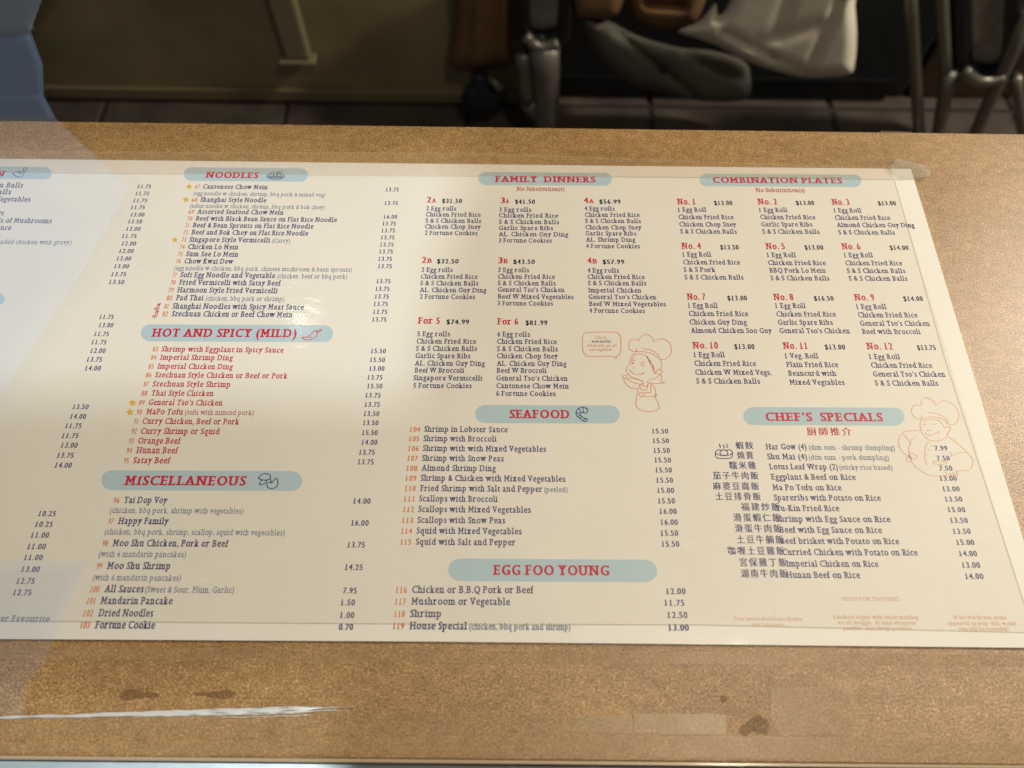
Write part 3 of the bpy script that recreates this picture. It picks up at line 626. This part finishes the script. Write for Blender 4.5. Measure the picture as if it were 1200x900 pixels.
for pl in ([(305, 305), (265, 305), (225, 275), (212, 230), (230, 190), (260, 183), (295, 190), (298, 155), (320, 125), (365, 125), (405, 150), (432, 184), (470, 150), (520, 148), (580, 180), (622, 240), (625, 310), (595, 350), (540, 355)],
           [(305, 272), (305, 305), (370, 290), (450, 295), (510, 325), (530, 350), (525, 315), (460, 268), (365, 250)], [(300, 310), (288, 350), (300, 420), (340, 470), (400, 498), (470, 495), (520, 460), (535, 415)], [(315, 330), (360, 310), (420, 312), (460, 325), (485, 355), (505, 385), (530, 370)], [(535, 378), (555, 380), (550, 410), (530, 430)],
           [(310, 358), (325, 352), (340, 360)], [(385, 358), (405, 350), (425, 358)], [(345, 405), (375, 408), (395, 400)], [(330, 425), (355, 445), (400, 445), (435, 425), (448, 415), (455, 438)], [(298, 408), (220, 408), (150, 420), (115, 455), (98, 510), (110, 560), (145, 605), (180, 630), (210, 660)],
           [(135, 435), (175, 475), (205, 530)], [(248, 458), (210, 500), (190, 560), (190, 600), (200, 645), (225, 700), (290, 760), (370, 800), (460, 808), (520, 800)], [(190, 600), (225, 612), (262, 635), (262, 655), (230, 655), (190, 625)], [(168, 645), (190, 635), (215, 675), (180, 680), (168, 645)], [(375, 500), (345, 530), (330, 590), (332, 650), (348, 710)],
           [(383, 540), (400, 545)], [(355, 578), (370, 580)], [(340, 628), (355, 630)], [(530, 460), (590, 500), (650, 550), (700, 600), (750, 665), (740, 740), (690, 760), (610, 760)], [(555, 590), (565, 635)], [(515, 690), (560, 635), (620, 605), (700, 600)], [(410, 680), (405, 700), (450, 705), (500, 705), (520, 685), (410, 680)], [(515, 770), (530, 810), (555, 815), (545, 780), (575, 812), (590, 812), (575, 775), (605, 805), (620, 800), (605, 762)]):
    g.line(S(pl, ox, oy), .95)
g.build('man_cook_drawing', M_PALE, menu)

k = Ink(); rs = random.Random(3)
for x, y, L_ in [(246, 668, 24), (228, 685, 20), (72, 365, 14), (95, 391, 5), (83, 307, 3), (88, 444, 3), (100, 588, 16), (838, 645, 30), (800, 640, 18)] + [(rs.uniform(40, 560), rs.uniform(215, 560), rs.uniform(1, 6)) for _ in range(46)]:
    a_ = rs.uniform(-.5, .25); k.line([(x, y), (x + L_ * .5, y + L_ * .5 * a_ + rs.uniform(-.6, .6)), (x + L_, y + L_ * a_)], rs.uniform(.35, .8), z=Z_INK + .00006)
tag(k.build('scratches_and_glints', mat('white_scratch_and_glint', (240, 236, 226), .4), menu), kind='stuff')  # thin white marks: scratches, and wrinkle glints painted on as ink
# ------------------------------------------------------------------ clear tape
def m_tape(name, col, vis, rough):
    m = mat(name, col, rough, alpha=1); nt = NT(m); t = m.node_tree
    tr_ = nt.n('ShaderNodeBsdfTransparent'); mx = nt.n('ShaderNodeMixShader'); out = t.nodes['Material Output']
    mx.inputs[0].default_value = vis
    a = noise(nt, 90, 3, .6); bump(nt, a.outputs[0], .0006, .5)
    nt.l(tr_.outputs[0], mx.inputs[1]); nt.l(nt.b.outputs[0], mx.inputs[2]); nt.l(mx.outputs[0], out.inputs[0])
    return m
M_TAPE = m_tape('clear_tape', (200, 172, 130), .12, .3)
M_TAPE2 = m_tape('old_cloudy_tape', (206, 182, 142), .2, .3)
M_TAPE3 = m_tape('folded_tape', (205, 200, 180), .19, .16)
M_TAPE4 = m_tape('dark_tape', (112, 84, 58), .15, .6)
M_TAPE4.node_tree.nodes['Principled BSDF'].inputs['Specular IOR Level'].default_value = .1
def tape(label, pts, m, z, th=.00018, cat='tape', rag=0, group=None):
    q = []
    for i, p in enumerate(pts):
        a = p; b = pts[(i + 1) % len(pts)]; n = max(1, int(math.hypot(b[0] - a[0], b[1] - a[1]) / 6)) if rag else 1
        for j in range(n):
            f = j / n; q.append((a[0] + (b[0] - a[0]) * f + random.uniform(-rag, rag), a[1] + (b[1] - a[1]) * f + random.uniform(-rag, rag)))
    o = slab('tape_strip', [at(x, y, z) for x, y in q], z, z + th, m)
    tag(o, label, cat, group); return o
tape('long clear tape strip along the top edge of the menu', [(-40, 177), (555, 179), (1045, 196.5), (1046, 211), (560, 206), (-40, 201.8)], M_TAPE, .0015)
tape('crumpled folded tape end at the top right corner of the menu', [(1041, 197), (1052, 186), (1070, 190), (1088, 196), (1092, 204), (1085, 209), (1052, 210)], M_TAPE3, .0018, .0012, rag=.6)
tape('wide clear tape strip below the bottom edge of the menu', [(-40, 757), (600, 762), (1240, 768), (1240, 781), (600, 778), (-40, 772)], M_TAPE, .0002)
tape('small cloudy tape piece near the front edge under the seafood list', [(675, 837.5), (741, 838), (742, 860), (670, 858)], M_TAPE2, .0002, rag=.3)
tape('bright glossy tape piece beside the dark torn patch at the front', [(743, 836), (850, 837), (851, 861), (743, 860)], M_TAPE2, .0002, rag=.3)
tape('dark torn patch of tape on the front right of the counter', [(865, 858), (868, 850), (876, 846), (883, 839), (889, 836), (893, 841), (899, 844), (901, 852), (899, 862), (891, 860), (882, 857), (877, 862), (870, 863)], M_TAPE4, .0002, rag=.9)
tape('large squared tape patch with cut corners at the front right', [(903, 806), (985, 805), (997, 809), (1001, 825), (1012, 850), (1006, 861), (915, 862), (903, 846)], M_TAPE, .0006, rag=.4)
def smudge(label, cx, cy, wx, wy, seed, n=9):
    r_ = random.Random(seed); pts = []
    for i in range(40):
        a_ = 2 * math.pi * i / 40; q = 1 + .55 * math.sin(a_ * 3 + seed) * r_.uniform(.3, 1) + r_.uniform(-.22, .22)
        pts.append((cx + wx * math.cos(a_) * (.7 + .3 * q), cy + wy * math.sin(a_) * max(.25, q)))
    tape(label, pts, M_SMUDGE, .0001, th=.00006)
M_SMUDGE = m_tape('brown_tape_residue', (96, 62, 44), .16, .6)
M_SMUDGE.node_tree.nodes['Principled BSDF'].inputs['Specular IOR Level'].default_value = .1
smudge('reddish brown residue smudge of old tape at the front left', 161, 814.5, 23, 5.5, 1.3)
smudge('thin torn residue of old tape right of the reddish smudge', 254, 813.5, 25, 4.2, 4.1)
smudge('faint dark residue spot on the front right of the counter', 848, 819, 4, 4, 2.2)
M_TAPEG = m_tape('glossy_tape', (196, 168, 128), .10, .26)
tape('long glossy tape strip along the front edge of the counter', [(-40, 838), (560, 836), (660, 838), (660, 861), (-40, 868)], M_TAPEG, .0002)
tape('clear tape strip on the very front edge of the counter', [(-40, 871), (850, 862), (1240, 872), (1240, 892), (-40, 880)], M_TAPE, .0005)
tape('small clear tape square over the far counter edge behind the menu', [(1031, 153.5), (1068, 154.5), (1066, 190), (1040, 192)], M_TAPE, .0002)
# raised ridges of the tape, their daylight glare painted in as near-white
V = []; Fc = []; n = 70
for oy_, f0, f1, wd0, hg in ((0, 0, .93, 1.7, .0006), (-2.4, .30, .90, .8, .0004), (2.6, .18, .96, .9, .0004), (4.4, .42, .86, .6, .0003), (-.9, .55, 1.0, .6, .0008), (7.5, .62, .88, .5, .0003)):
    b0 = len(V); ph = oy_ * 1.7
    for i in range(n + 1):
        f = f0 + (f1 - f0) * i / n; x = -40 + 465 * f; y = 842 - 12.5 * min(1, f * 1.05) + oy_ * min(1, .3 + f)
        tp = min(1, i / n * 6 + .25, (n - i) / n * 9 + .04)
        for j in range(7):
            t = j / 6 * 2 - 1
            p = at(x, y + t * wd0 * tp * (1 + .35 * math.sin(i * .9 + ph)) + .25 * math.sin(i * .37 + ph), 0); V.append((p.x, p.y, .00045 + hg * tp * (1 - t * t)))
    for i in range(n):
        for j in range(6): Fc.append((b0 + i * 7 + j, b0 + i * 7 + j + 1, b0 + i * 7 + j + 8, b0 + i * 7 + j + 7))
M_GLARE = m_tape('tape_wrinkle_glare', (244, 246, 242), .9, .22)
M_GLARE.node_tree.nodes['Principled BSDF'].inputs['Metallic'].default_value = .3
M_GLARE.node_tree.nodes['Principled BSDF'].inputs['Coat Weight'].default_value = 1
tag(mesh('tape_wrinkle_glare', V, Fc, M_GLARE, smooth=True), 'bright bundle of fine tape wrinkles with their glare painted white, along the front left', 'tape', kind='stuff')

# ------------------------------------------------------------------ see-through panel at the left, a window reflection built as milky sheets
m = mat('reflection_haze', (186, 204, 234), .35); nt = NT(m)
tr_ = nt.n('ShaderNodeBsdfTransparent'); tr_.inputs[0].default_value = (.95, .96, .98, 1); mx = nt.n('ShaderNodeMixShader'); mx.inputs[0].default_value = .062
bk = nt.n('ShaderNodeBsdfTransparent'); bk.inputs[0].default_value = (0, 0, 0, 1)
nt.l(bk.outputs[0], mx.inputs[1]); nt.l(nt.b.outputs[0], mx.inputs[2])
ad = nt.n('ShaderNodeAddShader'); nt.l(tr_.outputs[0], ad.inputs[0]); nt.l(mx.outputs[0], ad.inputs[1]); mx = ad; nt.l(mx.outputs[0], m.node_tree.nodes['Material Output'].inputs[0])
ZP = .02
pts = [(-60, -60), (62, -60), (49, 0), (36, 36), (50, 75), (51, 112), (66, 140), (112, 184), (150, 221), (95, 320), (42, 400), (-8, 478), (-60, 540)]
ap = thing('reflection_veil', 'pale bluish see-through sheet added for the window reflection, with angled edge at the left', 'veil')
slab('veil_sheet', [at(x, y, ZP) for x, y in pts], ZP, ZP + .002, m, ap)
m2 = m.copy(); m2.name = 'faint_reflection_haze'; [setattr(n_.inputs[0], 'default_value', .04) for n_ in m2.node_tree.nodes if n_.type == 'MIX_SHADER']
pts = [(-60, 656), (103, 657), (70, 735), (53, 775), (30, 803), (28, 836), (-60, 838)]
ap2 = thing('reflection_veil', 'thin see-through sheet added for a faint window reflection over the lower left corner of the menu', 'veil')
slab('veil_sheet', [at(x, y, .006) for x, y in pts], .006, .0068, m2, ap2)

# ------------------------------------------------------------------ things beyond the counter
def adopt(o, root): o.parent = root; o.matrix_parent_inverse = Matrix.Translation(root.location).inverted(); return o
def inside(p, poly):
    c = False; n = len(poly)
    for i in range(n):
        a, b = poly[i], poly[i - 1]
        if (a[1] > p[1]) != (b[1] > p[1]) and p[0] < (b[0] - a[0]) * (p[1] - a[1]) / (b[1] - a[1]) + a[0]: c = not c
    return c
def segd(p, a, b):
    vx, vy = b[0] - a[0], b[1] - a[1]; t = max(0, min(1, ((p[0] - a[0]) * vx + (p[1] - a[1]) * vy) / (vx * vx + vy * vy + 1e-9)))
    return math.hypot(p[0] - a[0] - t * vx, p[1] - a[1] - t * vy)
def cloth(name, outline, y, thick, m, parent=None, soft=14, folds=(), smooth_n=4, step=3.5):
    """soft solid: outline in view, real depth; folds = [(x0,y0,x1,y1,depth,width)]"""
    ol = [(v.x, v.y) for v in catmull([(p[0], p[1], 0) for p in outline], smooth_n, True)]
    xs = [p[0] for p in ol]; ys = [p[1] for p in ol]; pts = list(ol); n = len(ol)
    gx = min(xs)
    while gx < max(xs):
        gy = min(ys)
        while gy < max(ys):
            p = (gx + random.uniform(-.6, .6), gy + random.uniform(-.6, .6))
            if inside(p, ol) and min(segd(p, ol[i], ol[(i + 1) % n]) for i in range(n)) > step * .45: pts.append(p)
            gy += step
        gx += step
    r = delaunay_2d_cdt([Vector(p) for p in pts], [], [list(range(n))], 1, 1e-4)
    vs, fs = r[0], r[2]; V = []; Fc = []
    for v in vs:
        d = min(segd(v, ol[i], ol[(i + 1) % n]) for i in range(n)); h = thick * math.sqrt(max(0, min(1, d / soft)) * (2 - min(1, d / soft)))
        for a, b_, c_, e_, dep, wd in folds:
            q = segd(v, (a, b_), (c_, e_)); h -= dep * math.exp(-(q / wd) ** 2) * min(1, d / 4)
        p = aty(v.x, v.y, y); dirn = (CAM - p).normalized()
        V.append(p + dirn * h)
    k_ = len(V)
    for v in vs:
        p = aty(v.x, v.y, y); d = min(segd(v, ol[i], ol[(i + 1) % n]) for i in range(n)); V.append(p + Vector((0, .3 * thick * min(1, d / soft) + .001, 0)))
    for f in fs:
        f = list(f); Fc.append(f); Fc.append([i + k_ for i in f[::-1]])
    rim = r[1]
    cnt = {}
    for f in fs:
        f = list(f)
        for i in range(len(f)):
            e = (f[i], f[(i + 1) % len(f)]); cnt[e] = 1
    for (a, b_) in cnt:
        if (b_, a) not in cnt: Fc.append((b_, a, a + k_, b_ + k_))
    o = mesh(name, V, Fc, m, parent, smooth=True); bm = bmesh.new(); bm.from_mesh(o.data); bmesh.ops.recalc_face_normals(bm, faces=bm.faces[:]); bm.to_mesh(o.data); bm.free(); o.data.shade_smooth()
    return o
def m_cloth(name, c1, c2, sc_=9, rough=.85):
    m = mat(name, c1, rough, spec=.2); nt = NT(m); a = noise(nt, sc_, 4, .6, (1, 1, 1)); b = noise(nt, 220, 2, .5)
    r = ramp(nt, a.outputs[0], [(.3, lin(c1)), (.7, lin(c2))]); nt.l(r.outputs[0], nt.b.inputs['Base Color']); bump(nt, b.outputs[0], .002, .4); return m
M_COAT = m_cloth('brown_cloth', (104, 76, 50), (126, 96, 66))
M_GREYC = m_cloth('dark_grey_cloth', (78, 75, 66), (94, 90, 80))
M_WHITEC = m_cloth('off_white_cloth', (196, 186, 166), (212, 203, 184))
M_SHOE = mat('navy_black_leather', (22, 30, 42), .4)
M_DARKP = mat('black_plastic', (16, 16, 18), .35)
M_GREYM = mat('dull_grey_metal', (112, 108, 98), .4, metal=.6)
M_SEAT = m_cloth('grey_upholstery', (92, 88, 78), (120, 114, 102), 30)
M_DARKW = m_cloth('dark_brown_wood', (60, 46, 32), (78, 60, 40), 6, .5)
M_RECESS = mat('recess_black', (14, 14, 15), .9)

Y1 = YW - .03
c = cloth('hanging_coat', [(537, -40), (533, 20), (527, 62), (529, 78), (545, 84), (572, 82), (590, 78), (606, 70), (614, 20), (622, -40)], Y1, .07, M_COAT, soft=22, folds=[(556, -40, 548, 78, .02, 4), (585, -40, 578, 80, .018, 5), (604, -30, 598, 60, .012, 3)])
tag(c, 'brown coat hem hanging in front of the olive wall', 'coat')
sh = thing('black_shoe', 'dark rounded shoe below the brown coat hem', 'shoe', aty(565, 138, Y1 - .04))
def adopt(o, root): o.parent = root; o.matrix_parent_inverse = Matrix.Translation(root.location).inverted(); return o
adopt(cloth('shoe_body', [(553, 84), (570, 84), (578, 100), (592, 108), (592, 120), (580, 134), (562, 138), (545, 136), (541, 122), (543, 104), (550, 98)], Y1 - .04, .06, M_SHOE, soft=16), sh)
adopt(tube('shoe_strap', catmull([aty(574, 92, Y1 - .08), aty(580, 97, Y1 - .1), aty(586, 104, Y1 - .1)], 4), .008, M_GREYM), sh)
M_BLUE = mat('reflection_blue', (70, 96, 134), .45); M_BLUE2 = mat('reflection_grey_blue', (98, 106, 114), .5)  # blue and grey tones of the window reflection, put on solid shapes
bt = thing('blue_reflection', 'window reflection built as a blue tub with grey lid standing at the far left', 'tub', aty(20, 145, Y1 - .02))  # no real tub: blue part of the window reflection
adopt(cloth('blue_reflection_body', [(-70, 41), (-20, 40), (30, 40), (36, 42), (43, 60), (49, 76), (51, 95), (51, 112), (60, 130), (70, 146), (72, 160), (-70, 160)], Y1 - .02, .04, M_BLUE, soft=6, folds=[(-60, 111, 50, 111, .01, 2)], smooth_n=2), bt)
adopt(cloth('blue_reflection_top', [(-70, 37), (34, 37), (37, 30), (42, 14), (50, -4), (66, -50), (-70, -50)], Y1 - .03, .04, M_BLUE2, soft=6, smooth_n=2), bt)
# chair with padded loop back on a metal post (left) 
def loop_chair(label, cx, top, bot, wid, post, y, legs):
    t = thing('padded_chair', label, 'chair', aty(post, 150, y), 'padded chairs beyond the counter')
    ring = [(cx + wid * s * (1 if k else 1), yy) for s, yy, k in ((-1, top, 1), (-1, bot - wid * .75, 1), (-.8, bot - wid * .3, 1), (-.4, bot - 2, 1), (0, bot, 1), (.4, bot - 2, 1), (.8, bot - wid * .3, 1), (1, bot - wid * .75, 1), (1, top, 1))]
    adopt(tube('back_frame', [aty(v.x, v.y, y) for v in catmull([(a, b_, 0) for a, b_ in ring], 4)], .022, M_DARKP), t)
    adopt(cloth('back_cushion', [(cx - wid * .86, top), (cx - wid * .86, bot - wid * .7), (cx - wid * .4, bot - 9), (cx + wid * .4, bot - 9), (cx + wid * .86, bot - wid * .7), (cx + wid * .86, top)], y + .02, .05, M_SEAT, soft=10), t)
    adopt(tube('collar', [aty(v.x, v.y, y - .03) for v in catmull([(cx - wid * .9, bot - 4, 0), (cx - wid * .45, bot + 7, 0), (cx + wid * .1, bot + 9, 0), (cx + wid * .7, bot + 5, 0)], 4)], .012, M_GREYM), t)
    for (a, b_, c_, d_, r0, r1) in legs:
        adopt(tube('leg', [aty(a + (c_ - a) * f, b_ + (d_ - b_) * f, y - .02) for f in (0, .25, .5, .75, 1)], [r0 + (r1 - r0) * f for f in (0, .25, .5, .75, 1)], M_GREYM, seg=12), t)
    return t
loop_chair('padded chair with thick grey metal post between the coat and grey trousers', 637, -40, 46, 24, 640, Y1 - .08, [(638, 52, 641, 175, .032, .027), (612, 62, 619, 118, .016, .020), (619, 118, 636, 150, .022, .008)])
loop_chair('padded chair at the far right with splayed thin legs', 1156, -60, 86, 29, 1130, Y1 - .08, [(1112, 84, 1094, 190, .016, .014), (1206, 14, 1128, 190, .016, .014), (1066, -30, 1078, 170, .014, .012), (1100, -40, 1108, 84, .014, .012), (1190, 90, 1202, 180, .012, .01)])
c = cloth('grey_trousers', [(676, 10), (690, 20), (716, 24), (745, 40), (790, 55), (835, 60), (872, 72), (880, 92), (878, 112), (862, 119), (818, 118), (776, 108), (738, 98), (706, 72), (690, 50)], Y1 - .05, .06, M_GREYC, soft=16, folds=[(722, 35, 775, 82, .022, 5), (775, 82, 815, 112, .022, 5), (800, 64, 868, 92, .012, 7)])
tag(c, 'dark grey trousers drooping beneath the white cloth', 'trousers')
c = cloth('white_cloth', [(795, 37), (820, 25), (838, 5), (842, 18), (850, 12), (860, -10), (866, -50), (1000, -50), (1002, 5), (1004, 40), (1002, 72), (996, 87), (970, 90), (940, 90), (905, 82), (872, 70), (842, 54), (815, 44)], Y1 - .12, .06, M_WHITEC, soft=14, folds=[(985, 0, 945, 88, .016, 5), (850, 40, 905, 68, .014, 6), (905, 68, 940, 82, .012, 6), (960, 30, 890, 50, .008, 8), (930, -20, 910, 40, .008, 8)])
tag(c, 'crumpled off-white cloth hanging over the grey trousers', 'cloth')
c = cloth('brown_bag', [(726, -50), (735, 5), (748, 24), (775, 33), (800, 30), (820, 18), (830, -50)], Y1 - .02, .06, M_COAT, soft=14, folds=[(760, 4, 800, 6, .03, 5)])
tag(c, 'rounded brown bag left of the white cloth at the top', 'bag')
c = cloth('brown_sleeve', [(668, -50), (672, 12), (685, 22), (712, 22), (728, 8), (736, -50)], Y1 - .07, .05, M_COAT, soft=14)
tag(c, 'brown sleeve end above the grey trousers', 'sleeve')
# unlit recess on the right, its shade built as a dark cabinet
cb = thing('dark_recess', 'unlit black cabinet added for the deep shade behind the chairs and cloths', 'box', (0, YW + .02, FZ))
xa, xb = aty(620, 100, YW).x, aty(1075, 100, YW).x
adopt(from_bm('recess_block', box_bm(xa, xb, YW + .03, YW + .62, FZ + .002, 1.4, .01), M_RECESS), cb)
adopt(from_bm('recess_foot', box_bm(xa + .05, xb - .05, YW + .015, YW + .028, FZ + .003, FZ + .06), M_DARKP), cb)
wp = thing('dark_wood_partition', 'dark brown wooden partition behind the far right chair', 'partition', (xb, YW + .02, FZ))
for i in range(5):
    w_ = .20; adopt(from_bm('plank', box_bm(xb + .01 + i * w_, xb + .004 + (i + 1) * w_, YW + .03 + (i % 2) * .006, YW + .08, FZ + .002, 1.6, .004, 1), M_DARKW), wp)
# pale duct on the wall, a light reflection built as a solid strip
M_STREAK = mat('reflection_streak_pale', (120, 109, 80), .7)
pa, pb = aty(328, 64, YW), aty(372, 64, YW)
dt = thing('reflection_streak', 'pale flat vertical duct standing in for a light reflection on the olive wall left of the coat', 'streak', (pa.x, YW, pa.z))
adopt(from_bm('streak_body', box_bm(pa.x + .02, pb.x - .01, YW - .03, YW - .002, pa.z + .01, 1.4, .006), M_STREAK), dt)
adopt(from_bm('streak_end', box_bm(pa.x + .005, pb.x, YW - .036, YW - .003, pa.z, pa.z + .009, .002, 1), M_STREAK), dt)
M_SKIRT = mat('skirting_paint', (112, 98, 70), .6)
sk = from_bm('skirting', box_bm(-3.2, xj - .002, YW - .012, YW - .001, FZ + .001, FZ + .035, .003, 1), M_SKIRT); tag(sk, kind='structure')

# ------------------------------------------------------------------ unseen wall pieces added behind the camera to block and shape the sun
M_BLOCK = mat('sun_block_paint', (92, 84, 74), .7)
YS = -.75
def shadow_x(z):                            # blocker edge so that its shadow falls along e0-e1
    tt = (YS - e0.y) / az.y
    return e0.x + az.x * tt
xe = shadow_x(0)
sw = from_bm('sun_block_side', box_bm(xe, 3.2, YS - .06, YS, FZ, 2.2), M_BLOCK); tag(sw, kind='structure')
zl = (.24 - YS) / abs(az.y) * math.tan(ELEV)
sw = from_bm('sun_block_top', box_bm(-3.2, xe - .001, YS - .06, YS, zl, 3.4), M_BLOCK); tag(sw, kind='structure')

def sun_z(y): return (y - YS) / abs(az.y) * math.tan(ELEV)
band = from_bm('sun_block_band', box_bm(-3.2, xe - .001, YS - .016, YS - .004, sun_z(at(250, 776).y) + .012, sun_z(at(420, 462).y)), M_BLOCK)  # unseen band added to keep sun off the lower left of the menu
band['kind'] = 'structure'
